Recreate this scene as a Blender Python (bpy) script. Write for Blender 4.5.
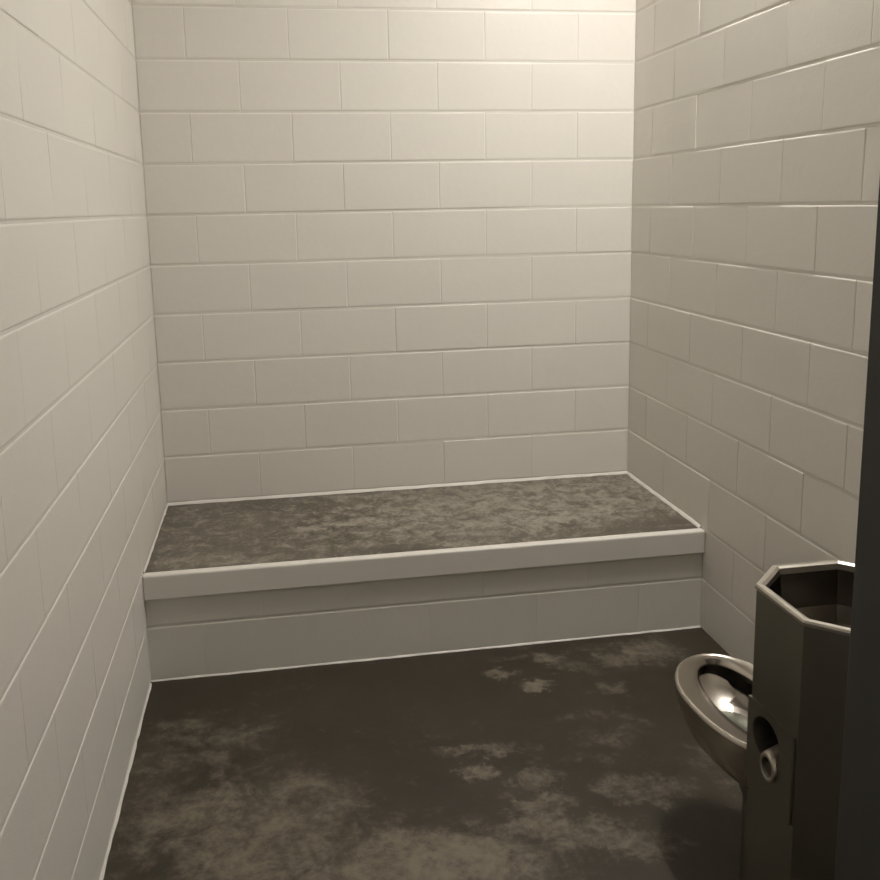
import bpy, math, random
import numpy as np
from mathutils import Matrix, Vector

for o in list(bpy.data.objects):
    bpy.data.objects.remove(o)
scene = bpy.context.scene
C = scene.collection
I = 0.0254            # all measures below are in inches (8 x 16 in blocks)
rnd = random.Random(7)

# ------------------------------------------------------------------ camera
cam_d = bpy.data.cameras.new('camera')
cam = bpy.data.objects.new('camera', cam_d)
C.objects.link(cam)
scene.camera = cam
pitch, roll, yaw = -0.173558, 0.0193086, -0.165069
R = (Matrix.Rotation(yaw, 3, 'Z') @ Matrix.Rotation(pitch, 3, 'X') @ Matrix.Rotation(roll, 3, 'Y'))
right, fwd, up = R.col[0], R.col[1], R.col[2]
M = Matrix(((right.x, up.x, -fwd.x), (right.y, up.y, -fwd.y), (right.z, up.z, -fwd.z)))
cam.matrix_world = Matrix.Translation(Vector((20.1357, -154.3369, 64.5606)) * I) @ M.to_4x4()
cam_d.sensor_width = 36.0
cam_d.lens = 917.974 / 880 * 36.0
cam_d.shift_x = (440 - 430.02) / 880
cam_d.shift_y = -(440 - 367.5) / 880
cam_d.clip_start = 0.02

# ------------------------------------------------------------------ world, exposure
w = bpy.data.worlds.new('world')
scene.world = w
w.use_nodes = True
w.node_tree.nodes['Background'].inputs[0].default_value = (1.0, 0.9, 0.78, 1)
w.node_tree.nodes['Background'].inputs[1].default_value = 0.08
vs = scene.view_settings
vs.view_transform = 'Standard'
vs.look = 'None'
vs.gamma = 1.0
vs.use_curve_mapping = False
vs.exposure = 0.0
LAMP_STRENGTH = 232.0
LAMP_COLOR = (1.0, 0.955, 0.89, 1)

# ------------------------------------------------------------------ materials
def new_mat(name):
    m = bpy.data.materials.new(name)
    m.use_nodes = True
    nt = m.node_tree
    return m, nt, nt.nodes['Principled BSDF']

def node(nt, t, **kw):
    n = nt.nodes.new(t)
    for k, v in kw.items():
        setattr(n, k, v)
    return n

def world_pos(nt):
    g = node(nt, 'ShaderNodeNewGeometry')
    return g.outputs['Position']

def noise(nt, vec, scale, detail=4, rough=0.55, dist=0.0):
    n = node(nt, 'ShaderNodeTexNoise')
    n.inputs['Scale'].default_value = scale
    n.inputs['Detail'].default_value = detail
    n.inputs['Roughness'].default_value = rough
    n.inputs['Distortion'].default_value = dist
    nt.links.new(vec, n.inputs['Vector'])
    return n.outputs['Fac']

def rng(nt, fac, a, b, c=0.0, d=1.0, smooth=False):
    n = node(nt, 'ShaderNodeMapRange')
    n.interpolation_type = 'SMOOTHSTEP' if smooth else 'LINEAR'
    nt.links.new(fac, n.inputs[0])
    for i, v in enumerate((a, b, c, d)):
        n.inputs[i + 1].default_value = v
    return n.outputs[0]

def math_(nt, op, a, b=None, clamp=False):
    n = node(nt, 'ShaderNodeMath', operation=op, use_clamp=clamp)
    for i, v in enumerate((a, b)):
        if v is None:
            continue
        if isinstance(v, (int, float)):
            n.inputs[i].default_value = v
        else:
            nt.links.new(v, n.inputs[i])
    return n.outputs[0]

def mixc(nt, fac, a, b):
    n = node(nt, 'ShaderNodeMix', data_type='RGBA')
    nt.links.new(fac, n.inputs[0])
    for i, v in ((6, a), (7, b)):
        if isinstance(v, tuple):
            n.inputs[i].default_value = v
        else:
            nt.links.new(v, n.inputs[i])
    return n.outputs[2]

def bump(nt, bsdf, h, strength, dist=0.002):
    n = node(nt, 'ShaderNodeBump')
    n.inputs['Strength'].default_value = strength
    n.inputs['Distance'].default_value = dist
    nt.links.new(h, n.inputs['Height'])
    nt.links.new(n.outputs[0], bsdf.inputs['Normal'])

def paint_mat(name, col, rough=0.42, vary=0.05):
    m, nt, b = new_mat(name)
    p = world_pos(nt)
    oi = node(nt, 'ShaderNodeObjectInfo')
    n1 = noise(nt, p, 1.7, 3)
    f = math_(nt, 'ADD', math_(nt, 'MULTIPLY', oi.outputs['Random'], 0.5), math_(nt, 'MULTIPLY', n1, 0.5))
    dark = tuple(c * (1 - vary) for c in col) + (1,)
    nt.links.new(mixc(nt, f, dark, col + (1,)), b.inputs['Base Color'])
    b.inputs['Roughness'].default_value = rough
    h = math_(nt, 'ADD', noise(nt, p, 190, 3, 0.6), math_(nt, 'MULTIPLY', noise(nt, p, 28, 3, 0.6), 1.6))
    bump(nt, b, h, 0.16, 0.0025)
    return m

PAINT = paint_mat('cream_block_paint', (0.79, 0.76, 0.705))
MORTAR = paint_mat('painted_joint', (0.76, 0.73, 0.67), vary=0.08)
CEIL = paint_mat('ceiling_paint', (0.46, 0.44, 0.40), 0.7)  # unseen ceiling, toned down so it bounces less light onto the walls

def concrete_mat(name, dark, mid, light, patches, seed_off, amount, fine=1.0):
    """Sealed concrete: a dark coat, worn through or painted as better lit in paler patches (x, y, rx, ry, angle, weight)."""
    m, nt, b = new_mat(name)
    p0 = world_pos(nt)
    off = node(nt, 'ShaderNodeVectorMath', operation='ADD')
    nt.links.new(p0, off.inputs[0])
    off.inputs[1].default_value = seed_off
    p = off.outputs[0]
    # ragged outline: shift the lookup position by noise
    nz = node(nt, 'ShaderNodeTexNoise')
    nz.inputs['Scale'].default_value = 9.0
    nz.inputs['Detail'].default_value = 8.0
    nz.inputs['Roughness'].default_value = 0.78
    nt.links.new(p, nz.inputs['Vector'])
    sh = node(nt, 'ShaderNodeVectorMath', operation='MULTIPLY_ADD')
    nt.links.new(nz.outputs['Color'], sh.inputs[0])
    sh.inputs[1].default_value = (0.30, 0.30, 0)
    add = node(nt, 'ShaderNodeVectorMath', operation='ADD')
    sh.inputs[2].default_value = (-0.15, -0.15, 0)
    nt.links.new(p0, add.inputs[0])
    nt.links.new(sh.outputs[0], add.inputs[1])
    mask = None
    for (x, y, rx, ry, ang, wt) in patches or []:
        mp = node(nt, 'ShaderNodeMapping', vector_type='TEXTURE')
        mp.inputs['Location'].default_value = (x * I, y * I, 0)
        mp.inputs['Rotation'].default_value = (0, 0, math.radians(ang))
        mp.inputs['Scale'].default_value = (rx * I, ry * I, 1e3)
        nt.links.new(add.outputs[0], mp.inputs['Vector'])
        ln = node(nt, 'ShaderNodeVectorMath', operation='LENGTH')
        nt.links.new(mp.outputs[0], ln.inputs[0])
        v = rng(nt, ln.outputs['Value'], 1.35, 0.35, 0.0, wt, True)
        mask = v if mask is None else math_(nt, 'MAXIMUM', mask, v)
    n_big = noise(nt, p, 2.3, 6, 0.62, 0.6)
    n_mid = noise(nt, p, 9.0 * fine, 8, 0.70, 0.5)
    n_fine = noise(nt, p, 40.0 * fine, 5, 0.7)
    grit = math_(nt, 'ADD', math_(nt, 'MULTIPLY', math_(nt, 'SUBTRACT', n_mid, 0.5), 1.9), math_(nt, 'MULTIPLY', math_(nt, 'SUBTRACT', n_fine, 0.5), 1.0))
    worn = rng(nt, math_(nt, 'ADD', mask, math_(nt, 'MULTIPLY', grit, amount)), 0.16, 1.15, 0.0, 1.0, True)  # wear; on the bench also light painted across the top
    base = mixc(nt, rng(nt, n_big, 0.35, 0.65), dark + (1,), mid + (1,))
    col = mixc(nt, worn, base, light + (1,))
    nt.links.new(col, b.inputs['Base Color'])
    nt.links.new(rng(nt, worn, 0, 1, 0.42, 0.72), b.inputs['Roughness'])
    b.inputs['Specular IOR Level'].default_value = 0.32
    bump(nt, b, math_(nt, 'ADD', math_(nt, 'MULTIPLY', worn, -0.5), n_fine), 0.25, 0.002)
    return m

PATCH = [(14, -66, 19, 12, -30, 0.62), (33, -74, 15, 7.5, -10, 0.8), (21, -60, 10, 6, -40, 0.6), (8, -47, 12, 9, 20, 0.42), (41.5, -55.3, 6.9, 1.5, -8, 0.69),
         (41, -60, 3.0, 2.3, 0, 0.82), (46.5, -63, 4.6, 2.4, 20, 0.66), (45, -68.5, 6.5, 2.4, 25, 0.62), (51, -73, 9.2, 3.2, -20, 0.69), (58, -66, 6.9, 3.5, -10, 0.56),
         (52.5, -42.2, 3.2, 1.6, 0, 0.82), (48, -38.6, 3.7, 1.6, 10, 0.69), (58, -37, 6.3, 2.2, -45, 0.65), (69.5, -37, 9.2, 4.1, 10, 0.65), (62, -45.5, 3.4, 1.8, 20, 0.47),
         (58, -51, 4.6, 1.6, 0, 0.34), (70, -62, 9.2, 6.8, 10, 0.3), (20, -37, 3.4, 0.9, 0, 0.43), (60, -95, 30, 12, 0, 0.5), (20, -100, 18, 20, 10, 0.7),
         (56, -56, 10, 4, 20, 0.3), (30, -50, 10, 5, 0, 0.16), (62, -33.5, 14, 1.6, 5, 0.5), (72, -56, 8, 6, 0, 0.3)]
FLOOR = concrete_mat('worn_dark_concrete', (0.031, 0.0245, 0.0165), (0.046, 0.037, 0.026), (0.19, 0.164, 0.126), PATCH, (3.1, 1.7, 0), 1.05)
BPATCH = [(58, -12, 46, 22, 8, 0.70), (14, -16, 40, 30, 0, 0.44), (8, -27, 9, 4, 0, 0.65), (26, -17, 9, 2.2, 8, 0.75), (63, -21, 12, 3, 10, 0.8), (34, -3, 16, 2.5, 0, 0.6)]  # two broadest ellipses paint the right end better lit; the rest is mottling
BENCHTOP = concrete_mat('mottled_bench_concrete', (0.080, 0.069, 0.051), (0.115, 0.10, 0.077), (0.34, 0.31, 0.26), BPATCH, (0.4, 5.2, 0), 1.3, 1.7)

def steel_mat(name, col, rough, axis='Z', scratch=0.08):
    m, nt, b = new_mat(name)
    b.inputs['Metallic'].default_value = 1.0
    p = world_pos(nt)
    mp = node(nt, 'ShaderNodeMapping')
    mp.inputs['Scale'].default_value = (900, 900, 20) if axis == 'Z' else (20, 20, 900)
    nt.links.new(p, mp.inputs['Vector'])
    st = noise(nt, mp.outputs[0], 1.0, 2)
    sm = noise(nt, p, 9, 3, 0.5)
    nt.links.new(mixc(nt, sm, tuple(c * 0.86 for c in col) + (1,), col + (1,)), b.inputs['Base Color'])
    nt.links.new(rng(nt, math_(nt, 'ADD', math_(nt, 'MULTIPLY', st, 0.5), math_(nt, 'MULTIPLY', sm, 0.5)), 0.3, 0.7, rough - scratch, rough + scratch), b.inputs['Roughness'])
    return m

STEEL = steel_mat('brushed_steel', (0.225, 0.215, 0.18), 0.42)
STEEL_BOWL = steel_mat('satin_steel', (0.52, 0.48, 0.43), 0.26, 'Z', 0.0)
STEEL_RIM = steel_mat('pale_rim_steel', (0.50, 0.465, 0.41), 0.40, 'Z', 0.03)  # paler than the cabinet steel, for rim and tube
STEEL_SINK = steel_mat('polished_shaded_steel', (0.22, 0.20, 0.175), 0.24, 'Z', 0.03)  # dark reflections inside basin and bowl are put into the colour
STEEL_DARK = steel_mat('shaded_inside_steel', (0.16, 0.145, 0.125), 0.5)  # darker copy: shade of the hollow parts is in the colour

m, nt, b = new_mat('water')
b.inputs['Base Color'].default_value = (0.9, 0.95, 0.95, 1)
b.inputs['Roughness'].default_value = 0.03
b.inputs['IOR'].default_value = 1.33
b.inputs['Transmission Weight'].default_value = 1.0
WATER = m
m, nt, b = new_mat('dark_frame_enamel')
p_ = world_pos(nt)
nt.links.new(mixc(nt, noise(nt, p_, 30, 4), (0.020, 0.019, 0.017, 1), (0.032, 0.030, 0.027, 1)), b.inputs['Base Color'])
b.inputs['Roughness'].default_value = 0.45
FRAME = m
m, nt, b = new_mat('lamp_housing_enamel')
p_ = world_pos(nt)
nt.links.new(mixc(nt, noise(nt, p_, 12, 3), (0.60, 0.58, 0.53, 1), (0.66, 0.64, 0.6, 1)), b.inputs['Base Color'])
HOUSING = m
m, nt, b = new_mat('lamp_lens')
b.inputs['Base Color'].default_value = (0.8, 0.8, 0.78, 1)
b.inputs['Emission Color'].default_value = LAMP_COLOR
b.inputs['Emission Strength'].default_value = LAMP_STRENGTH
LENS = m

# ------------------------------------------------------------------ mesh helpers
class MB:
    def __init__(self):
        self.v, self.f = [], []
    def add(self, vs, fs):
        k = len(self.v)
        self.v += [tuple(c * I for c in v) for v in vs]
        self.f += [tuple(i + k for i in f) for f in fs]
    def box(self, x0, x1, y0, y1, z0, z1):
        vs = [(x, y, z) for z in (z0, z1) for y in (y0, y1) for x in (x0, x1)]
        self.add(vs, [(0, 2, 3, 1), (4, 5, 7, 6), (0, 1, 5, 4), (2, 6, 7, 3), (0, 4, 6, 2), (1, 3, 7, 5)])
    def rings(self, rings, close_first=False, close_last=False):
        n = len(rings[0])
        vs = [p for r in rings for p in r]
        fs = []
        for k in range(len(rings) - 1):
            for i in range(n):
                j = (i + 1) % n
                fs.append((k * n + i, k * n + j, (k + 1) * n + j, (k + 1) * n + i))
        if close_first:
            fs.append(tuple(reversed(range(n))))
        if close_last:
            fs.append(tuple((len(rings) - 1) * n + i for i in range(n)))
        self.add(vs, fs)
    def build(self, name, mat, parent=None, smooth=False, bevel=0.0, segs=2):
        me = bpy.data.meshes.new(name)
        me.from_pydata(self.v, [], self.f)
        me.validate()
        me.update()
        import bmesh
        bm = bmesh.new()
        bm.from_mesh(me)
        bmesh.ops.recalc_face_normals(bm, faces=bm.faces)
        bm.to_mesh(me)
        bm.free()
        me.materials.append(mat)
        if smooth:
            me.polygons.foreach_set('use_smooth', [True] * len(me.polygons))
        o = bpy.data.objects.new(name, me)
        C.objects.link(o)
        o.parent = parent
        if bevel:
            bv = o.modifiers.new('bevel', 'BEVEL')
            bv.width = bevel * I
            bv.segments = segs
            bv.limit_method = 'ANGLE'
            bv.angle_limit = math.radians(25)
        return o

def tag(o, label=None, cat=None, group=None, kind=None):
    for k, v in (('label', label), ('category', cat), ('group', group), ('kind', kind)):
        if v:
            o[k] = v
    return o

# ------------------------------------------------------------------ room shell
XL, XR = 0.38, 82.14          # faces of the side walls
YF = -130.0                   # inner face of the front wall
ZC = 136.0                    # ceiling
REC = 0.085                    # depth of the mortar joints behind the block faces
T = 7.6
JX0, JX1, JZ = 1.6, 37.35, 84.0   # door opening

mb = MB(); mb.box(XL - T, XR + T, -210, T, -4, 0)
floor = tag(mb.build('floor', FLOOR), 'dark worn concrete cell floor with pale scuffed patches', kind='structure')
mb = MB(); mb.box(XL - T, XR + T, YF - T, T, ZC, ZC + 6)
tag(mb.build('ceiling', CEIL), 'tan-grey painted ceiling of the cell', kind='structure')
mb = MB(); mb.box(XL - T, XR + T, REC, T, 0, ZC)
wall_back = tag(mb.build('wall_back', MORTAR), 'cream painted concrete block wall behind the bench', kind='structure')
mb = MB(); mb.box(XL - T, XL - REC, YF - T, REC, 0, ZC)
wall_left = tag(mb.build('wall_left', MORTAR), 'cream painted concrete block wall at the bare side of the cell', kind='structure')
mb = MB(); mb.box(XR + REC, XR + T, YF - T, REC, 0, ZC)
wall_right = tag(mb.build('wall_right', MORTAR), 'cream painted concrete block wall beside the steel toilet', kind='structure')
mb = MB()
mb.box(JX1 + 2, XR, YF - T, YF, 0, ZC)
mb.box(XL, JX1 + 2, YF - T, YF, JZ + 2, ZC)
wall_front = tag(mb.build('wall_front', PAINT), 'cream painted wall around the cell doorway', kind='structure')

# ---- blocks: shared meshes, one object per block, each set a hair differently
JOINT, BEV = 0.30, 0.20
cache = {}
def block_mesh(wd, ht, dep, mat, tight=False):
    """Block facing -Y, centred on its face in x and z, rounded arrises."""
    key = (round(wd, 2), round(ht, 2), mat.name, tight)
    if key in cache:
        return cache[key]
    a, c = wd / 2 - (0.005 if tight else 0.05), ht / 2 - JOINT / 2
    prof = [(0, 0, dep), (0, 0, 0.075), (0.01 if tight else 0.03, BEV * 0.35, 0.022), (0.03 if tight else 0.13, BEV, 0.0)]
    b_ = MB()
    rs = [[(-a + i, d, -c + j), (a - i, d, -c + j), (a - i, d, c - j), (-a + i, d, c - j)] for i, j, d in prof]
    b_.rings(rs, True, True)
    me = bpy.data.meshes.new('block')
    me.from_pydata(b_.v, [], [tuple(f) for f in b_.f])
    import bmesh
    bm = bmesh.new(); bm.from_mesh(me)
    bmesh.ops.recalc_face_normals(bm, faces=bm.faces)
    bm.to_mesh(me); bm.free()
    me.materials.append(mat)
    cache[key] = me
    return me

def lay_course(parent, origin, rotz, u0, u1, z0, z1, odd, wob=1.0, mat=PAINT, tight=False):
    """One course of blocks from u0 to u1 along the wall; local +x runs along the wall, local -y out of it."""
    rot = Matrix.Rotation(rotz, 4, 'Z')
    js = [u for u in range(-160, 170, 16)]
    js = [u + (8 if odd else 0) for u in js]
    cuts = [u0] + [u for u in js if u0 + 2.6 < u < u1 - 2.6] + [u1]
    for k in range(len(cuts) - 1):
        a, c = cuts[k], cuts[k + 1]
        o = bpy.data.objects.new('block', block_mesh(c - a, z1 - z0, REC + 0.1, mat, tight))
        C.objects.link(o)
        o.parent = parent
        tx, tz = rnd.uniform(-1, 1) * 0.007 * wob, rnd.uniform(-1, 1) * 0.0022 * (0.3 if tight else 1) * wob
        dy = rnd.uniform(-0.01, 0.05) * wob * (0.25 if tight else 1)
        loc = Matrix.Translation(Vector(((a + c) / 2, dy, (z0 + z1) / 2)) * I)
        o.matrix_world = Matrix.Translation(Vector(origin) * I) @ rot @ loc @ Matrix.Rotation(tx, 4, 'X') @ Matrix.Rotation(tz, 4, 'Z')

for k in range(17):
    z0, z1 = 8 * k, 8 * k + 8
    odd = k % 2 == 1
    lay_course(wall_back, (0, 0, 0), 0, XL, XR, z0, z1, odd)
    # left wall: local +x -> world +y, out of the wall -> world +x
    lay_course(wall_left, (XL, 0, 0), math.pi / 2, YF, 0, z0, z1, odd, 0.6, PAINT, True)
    # right wall: local +x -> world -y, out of the wall -> world -x
    lay_course(wall_right, (XR, 0, 0), -math.pi / 2, 0, -YF, z0, z1, odd)

# ---- painted cove beads at the foot of the walls
def bead_mesh(p, q, out, r, mat, name, parent, upv=(0, 0, 1)):
    """Small triangular bead along p-q, wall behind it, 'out' points away from the wall; slightly ragged."""
    p, q, out, upv = Vector(p), Vector(q), Vector(out), Vector(upv)
    n = max(2, int((q - p).length / 1.4))
    rr = random.Random(int(p.x * 13 + p.y * 7 + q.x))
    rings = []
    for i in range(n + 1):
        c = p.lerp(q, i / n)
        a, h = r * rr.uniform(0.75, 1.25), r * rr.uniform(0.85, 1.15)
        rings.append([tuple(c), tuple(c + out * a), tuple(c + out * a * 0.55 + upv * h * 0.6), tuple(c + upv * h)])
    b_ = MB(); b_.rings(rings, True, True)
    return b_.build(name, mat, parent)

BY = -31.35                     # bench front
tag(bead_mesh((XL, YF + 0.5, 0), (XL, BY, 0), (1, 0, 0), 0.26, PAINT, 'trim_1', None), 'cream paint bead along the foot of the bare side wall', kind='structure')

# ---- steel door frame the picture is taken through
mb = MB()
prof = [(JX1 + 3.0, YF), (JX1 + 3.0, YF + 0.5), (JX1, YF + 0.5), (JX1, YF - 3.2), (JX1 - 0.0, YF - T - 0.6), (JX1 + 3.0, YF - T - 0.6), (JX1 + 3.0, YF - T)]
def door_post(s):
    b_ = MB()
    x0, x1 = (JX1, JX1 + 2) if s > 0 else (XL, JX0)
    b_.box(x0, x1, YF - T - 0.5, YF, 0, JZ + 2)
    # face returns lapping the wall
    if s > 0:
        b_.box(x1, x1 + 0.6, YF, YF + 0.08, 0, JZ + 2)
    return b_
door = bpy.data.objects.new('door_1', None); C.objects.link(door)
door.location = (JX1 * I, (YF - 4) * I, 0)
tag(door, 'dark steel frame of the open cell doorway', kind='structure')
def under(o, par):
    o.parent = par
    o.matrix_parent_inverse = Matrix.Translation(-Vector(par.location))
    return o
under(door_post(1).build('jamb', FRAME, bevel=0.12), door)
under(door_post(-1).build('jamb', FRAME, bevel=0.12), door)
mb = MB(); mb.box(JX0, JX1, YF - T - 0.5, YF, JZ, JZ + 2)
under(mb.build('head', FRAME, bevel=0.12), door)

# ------------------------------------------------------------------ concrete bench
HB = 15.74
bench = bpy.data.objects.new('concrete_bench', None); C.objects.link(bench)
bench.location = (41.26 * I, -15.7 * I, 0)
tag(bench, 'built-in sleeping bench with mottled grey concrete top and cream painted block front', 'bench')
FY = BY + 0.75                  # face of the block front, under the overhanging lip
LIP = 3.6
mb = MB(); mb.box(XL, XR, BY + 1.5, -0.07, HB - LIP, HB)
under(mb.build('slab', BENCHTOP), bench)
mb = MB(); mb.box(XL, XR, BY, BY + 1.5, HB - LIP, HB + 0.06)
under(mb.build('front_lip', PAINT, bevel=0.28, segs=3), bench)
mb = MB(); mb.box(XL, XR, FY + REC, FY + 7, 0, HB - LIP)
core = under(mb.build('front_wall', MORTAR), bench)
for z0, z1, odd in ((0, 8, True), (8, HB - LIP, False)):
    n0 = set(C.objects)
    lay_course(None, (0, FY, 0), 0, XL, XR, z0, z1, odd, 0.3, PAINT, True)
    for o in set(C.objects) - n0:
        mw = o.matrix_world.copy()
        o.parent = core
        o.matrix_basis = mw
under(bead_mesh((XL, -0.07, HB), (XR, -0.07, HB), (0, -1, 0), 0.42, PAINT, 'paint_bead', None), bench)
under(bead_mesh((XR, -0.6, HB), (XR, BY + 1.5, HB), (-1, 0, 0), 0.40, PAINT, 'paint_bead', None), bench)
under(bead_mesh((XL, BY + 1.5, HB), (XL, -0.6, HB), (1, 0, 0), 0.22, PAINT, 'paint_bead', None), bench)
under(bead_mesh((XL, FY, 0), (XR, FY, 0), (0, -1, 0), 0.22, PAINT, 'paint_bead', None), bench)

# ------------------------------------------------------------------ steel toilet and sink unit
unit = bpy.data.objects.new('toilet_sink_unit', None); C.objects.link(unit)
unit.location = (63.6 * I, -93.1 * I, 0)
tag(unit, 'stainless steel combined toilet and sink with octagonal basin beside the block wall', 'toilet')
ZT = 34.0
OCT = [(57.3, -96.5), (60.6, -99.75), (66.5, -99.75), (69.8, -96.5), (69.8, -89.7), (66.5, -86.45), (60.6, -86.45), (57.3, -89.7)]
OC = (63.55, -93.1)
def octa(inset, z):
    """Octagon moved inwards by 'inset' (scaled about its middle)."""
    k = 1 - inset / 6.4
    return [(OC[0] + (x - OC[0]) * k, OC[1] + (y - OC[1]) * k, z) for x, y in OCT]
# body shell, then rim and basin
# opening for the paper recess is cut in the nose face, so leave that face out and rebuild it around the hole
def nose_face():
    """Nose face (x = 57.3) with a round-topped hole for the paper recess."""
    x = 57.3
    yc, zc, ry, rz = -92.5, 22.05, 2.1, 1.75
    n = 32
    hole, rect = [], []
    y0, y1, z0, z1 = -96.5, -89.7, 0.0, ZT - 0.02
    for i in range(n):
        t = 2 * math.pi * i / n
        c, s = math.cos(t), math.sin(t)
        hole.append((x, yc + ry * c, zc + rz * s))
        ky = ((y1 - yc) / c) if c > 1e-6 else ((y0 - yc) / c) if c < -1e-6 else 1e9
        kz = ((z1 - zc) / s) if s > 1e-6 else ((z0 - zc) / s) if s < -1e-6 else 1e9
        k = min(ky, kz)
        rect.append([x, yc + k * c, zc + k * s])
    for cy, cz in ((y0, z0), (y0, z1), (y1, z0), (y1, z1)):      # snap the nearest ray ends to the corners
        j = min(range(n), key=lambda q: (rect[q][1] - cy) ** 2 + (rect[q][2] - cz) ** 2)
        rect[j] = [x, cy, cz]
    return [tuple(r) for r in rect], hole
mb = MB()
lo, hi = octa(0, 0), octa(0, ZT - 0.02)
for i in range(7):
    mb.add([lo[i], lo[i + 1], hi[i + 1], hi[i]], [(0, 1, 2, 3)])
rect, hole = nose_face()
mb.rings([rect, hole, [(61.7, y, z) for (_, y, z) in hole]], False, True)
mb.add(lo, [tuple(range(8))])
mb.rings([hi, octa(0.3, ZT - 0.02), octa(0.3, ZT - 6.6)], False, True)
body = under(mb.build('cabinet', STEEL), unit)

mb = MB()
mb.rings([octa(0.30, ZT - 0.5), octa(-0.12, ZT - 0.3), octa(-0.14, ZT - 0.05), octa(-0.02, ZT + 0.1), octa(0.34, ZT + 0.12), octa(0.60, ZT), octa(0.64, ZT - 0.5), octa(0.30, ZT - 0.5)])
under(mb.build('basin_rim', STEEL_RIM), unit)
mb = MB()
mb.rings([octa(5.5, ZT - 6.3), octa(2.3, ZT - 5.9), octa(1.2, ZT - 5.1), octa(0.65, ZT - 3.5), octa(0.35, ZT - 0.4), octa(0.60, ZT - 0.4),
          octa(0.95, ZT - 3.5), octa(1.5, ZT - 4.9), octa(2.6, ZT - 5.5), octa(5.5, ZT - 5.9)], True, True)
basin = under(mb.build('basin', STEEL_SINK), unit)
mb = MB()
def circ(cx, cy, z, r, n=20):
    return [(cx + r * math.cos(2 * math.pi * i / n), cy + r * math.sin(2 * math.pi * i / n), z) for i in range(n)]
mb.rings([circ(OC[0], OC[1], ZT - 5.88, 1.2), circ(OC[0], OC[1], ZT - 5.80, 1.15), circ(OC[0], OC[1], ZT - 5.80, 0.8), circ(OC[0], OC[1], ZT - 5.86, 0.7)], True, True)
under(mb.build('drain', STEEL_DARK, smooth=True), unit)

# neck that ties the column to the wall
mb = MB(); mb.box(69.5, XR - 0.12, -97.2, -89.4, 0, ZT - 0.1)
under(mb.build('wall_housing', STEEL, bevel=0.15), unit)

# paper holder: plate with hole, recess and spout-like tube
plate_y0, plate_y1, pz0, pz1 = -96.2, -89.62, 17.1, 24.35
x0 = 57.3
def plate_rings(xx, shrink=0.0):
    yc, zc, ry, rz = -92.5, 22.05, 2.1, 1.75
    n = 32
    out, inn = [], []
    for i in range(n):
        t = 2 * math.pi * i / n
        c, s = math.cos(t), math.sin(t)
        inn.append((xx, yc + ry * c, zc + rz * s))
        ky = ((plate_y1 - yc) / c) if c > 1e-6 else ((plate_y0 - yc) / c) if c < -1e-6 else 1e9
        kz = ((pz1 - zc) / s) if s > 1e-6 else ((pz0 - zc) / s) if s < -1e-6 else 1e9
        k = min(ky, kz)
        out.append([xx, yc + k * c, zc + k * s])
    for cy, cz in ((plate_y0, pz0), (plate_y0, pz1), (plate_y1, pz0), (plate_y1, pz1)):
        j = min(range(n), key=lambda q: (out[q][1] - cy) ** 2 + (out[q][2] - cz) ** 2)
        out[j] = [xx, cy, cz]
    return [tuple(r) for r in out], inn
o_in, i_in = plate_rings(x0 - 0.01)
o_out, i_out = plate_rings(x0 - 0.24)
mb = MB(); mb.rings([o_in, o_out, i_out, i_in, o_in])
plate = under(mb.build('paper_holder', STEEL), unit)
def par2(o, par, top):
    o.parent = par            # the parts themselves sit at the world origin
    return o
mb = MB()
deep = [(61.6, y, z) for (_, y, z) in i_in]
inn2 = lambda xx, k: [(xx, -92.5 + (y + 92.5) * k, 22.05 + (z - 22.05) * k) for (_, y, z) in i_in]
mb.rings([inn2(61.65, 0.995), inn2(57.1, 0.995), inn2(57.1, 0.96), inn2(61.3, 0.96)], True, True)
par2(mb.build('recess', STEEL_DARK), plate, unit)
# tube: tapers from the lower half of the recess to a ring-shaped open end
def ell(x, y, z, ry, rz, n=24):
    return [(x, y + ry * math.cos(2 * math.pi * i / n), z + rz * math.sin(2 * math.pi * i / n)) for i in range(n)]
mb = MB()
tube = [(60.6, -92.7, 21.3, 1.25), (58.6, -93.0, 20.6, 1.25), (57.2, -93.2, 20.25, 1.22), (56.85, -93.25, 20.15, 1.18), (56.75, -93.26, 20.13, 1.10), (56.8, -93.25, 20.14, 0.80), (60.2, -92.8, 21.1, 0.78)]
mb.rings([ell(x, y, z, r * 0.92, r * 1.02) for x, y, z, r in tube], True, True)
tb = par2(mb.build('roll_tube', STEEL_RIM, smooth=True), plate, unit)
tb.data.materials.append(STEEL_DARK)  # bore of the tube painted dark in place of shade
for k, pg in enumerate(tb.data.polygons):
    if 24 * 5 <= k < 24 * 6 or k == len(tb.data.polygons) - 1:
        pg.material_index = 1

# toilet bowl
def bowl_ring(z, a, bf, bn, yc=-75.6, xc=64.1, n=48):
    out = []
    for i in range(n):
        t = 2 * math.pi * i / n
        c, s = math.cos(t), math.sin(t)
        e = 2.0 if s >= 0 else 2.25
        cc = math.copysign(abs(c) ** (2 / e), c)
        ss = math.copysign(abs(s) ** (2 / e), s)
        out.append((xc + a * cc, yc + (bf if s >= 0 else bn) * ss, z))
    return out
outer = [bowl_ring(10.4, 1.6, 1.5, 6.0, -80), bowl_ring(10.55, 2.8, 3.0, 6.4, -79.5), bowl_ring(11.05, 4.1, 4.9, 8.0, -78), bowl_ring(11.9, 5.0, 6.5, 9.6, -76.8),
         bowl_ring(13.3, 5.5, 7.6, 10.5, -76), bowl_ring(14.8, 5.75, 8.3, 10.7), bowl_ring(15.5, 5.8, 8.5, 10.8),
         bowl_ring(15.86, 5.75, 8.45, 10.75), bowl_ring(16.0, 5.55, 8.3, 10.5), bowl_ring(15.95, 5.3, 8.15, 10.3)]
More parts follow.
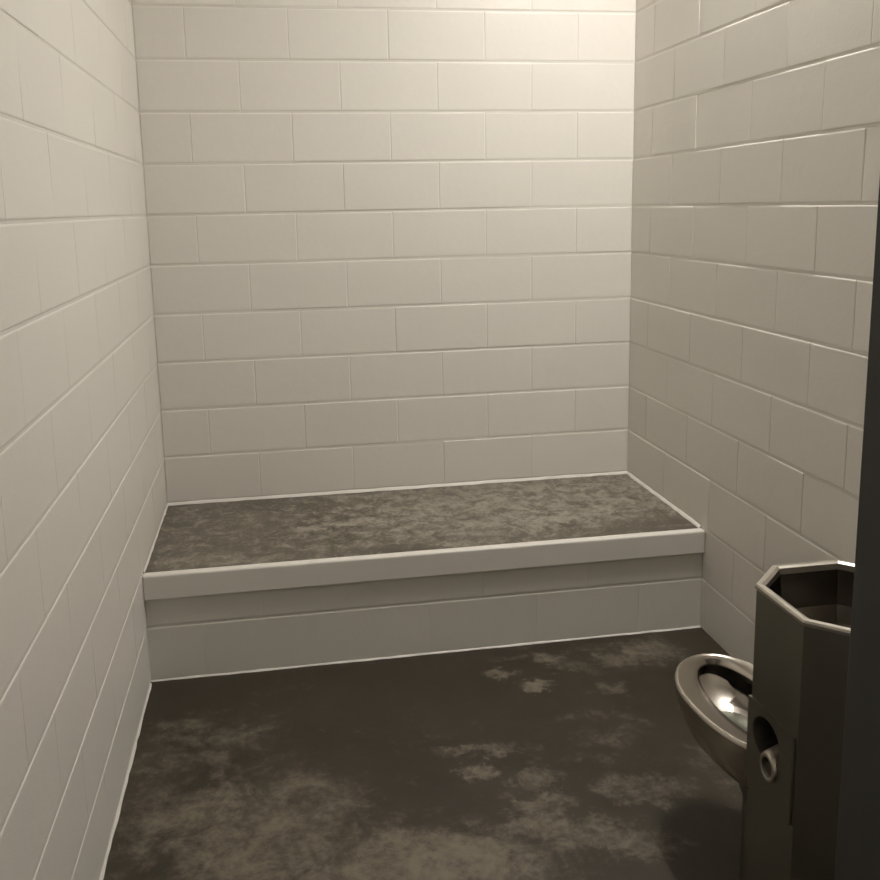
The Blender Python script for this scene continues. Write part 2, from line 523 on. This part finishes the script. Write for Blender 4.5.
seat = [bowl_ring(15.8, 4.8, 7.95, 9.7), bowl_ring(15.55, 4.0, 7.8, 8.8, xc=64.3), bowl_ring(15.3, 3.35, 7.65, 8.0, xc=64.5), bowl_ring(15.0, 3.1, 7.55, 7.7, xc=64.55), bowl_ring(14.6, 3.1, 7.55, 7.7, xc=64.55)]
inner = [bowl_ring(14.45, 3.6, 7.65, 8.2, xc=64.4), bowl_ring(13.4, 4.2, 7.7, 8.6, xc=64.2), bowl_ring(12.6, 4.1, 7.0, 8.2), bowl_ring(11.8, 3.4, 5.3, 6.9), bowl_ring(11.2, 2.2, 3.2, 4.6), bowl_ring(11.0, 0.9, 1.2, 2.0)]
mb = MB(); mb.rings(outer + seat + inner, True, True)
bowl = under(mb.build('toilet_bowl', STEEL_BOWL, smooth=True), unit)
bowl.data.materials.append(STEEL_SINK)                  # darker copy below the seat: inner shade put into the colour
for k, pg in enumerate(bowl.data.polygons):
    if 48 * 13 <= k < 48 * 18:
        pg.material_index = 1
mb = MB(); mb.rings([bowl_ring(11.5, 2.8, 4.2, 5.7), bowl_ring(11.55, 2.9, 4.35, 5.9)], True, True)
par2(mb.build('water', WATER), bowl, unit)
# waste housing under the bowl
mb = MB()
def rrect(x0, x1, y0, y1, z, r=1.0, n=5):
    pts = []
    for cx, cy, a0 in ((x1 - r, y1 - r, 0), (x0 + r, y1 - r, 90), (x0 + r, y0 + r, 180), (x1 - r, y0 + r, 270)):
        for i in range(n):
            a = math.radians(a0 + 90 * i / (n - 1))
            pts.append((cx + r * math.cos(a), cy + r * math.sin(a), z))
    return pts
mb.rings([rrect(61.6, 66.6, -86.4, -80.6, 0), rrect(61.6, 66.6, -86.4, -80.6, 8.8), rrect(61.2, 67.0, -86.4, -80.0, 10.6)], True, True)
under(mb.build('waste_housing', STEEL, smooth=False), unit)

# ------------------------------------------------------------------ lamp above the frame
lamp = bpy.data.objects.new('ceiling_lamp', None); C.objects.link(lamp)
half = 13.0
lamp.location = Vector((XR - 3.1, -53.0, ZC)) * I
tag(lamp, 'long narrow security lamp fixed under the ceiling against the block wall', 'lamp')
prof = [(-2.9, -0.02), (-2.9, -3.6), (-2.5, -4.2), (2.5, -4.2), (2.9, -3.6), (2.9, -0.02)]
mb = MB(); mb.rings([[(x, s * half, z) for x, z in prof] for s in (-1, 1)], True, True)
mb.build('housing', HOUSING, lamp, bevel=0.2)
mb = MB(); mb.box(-2.1, 2.1, -half + 0.8, half - 0.8, -4.65, -4.22)
mb.build('lens', LENS, lamp, bevel=0.15)
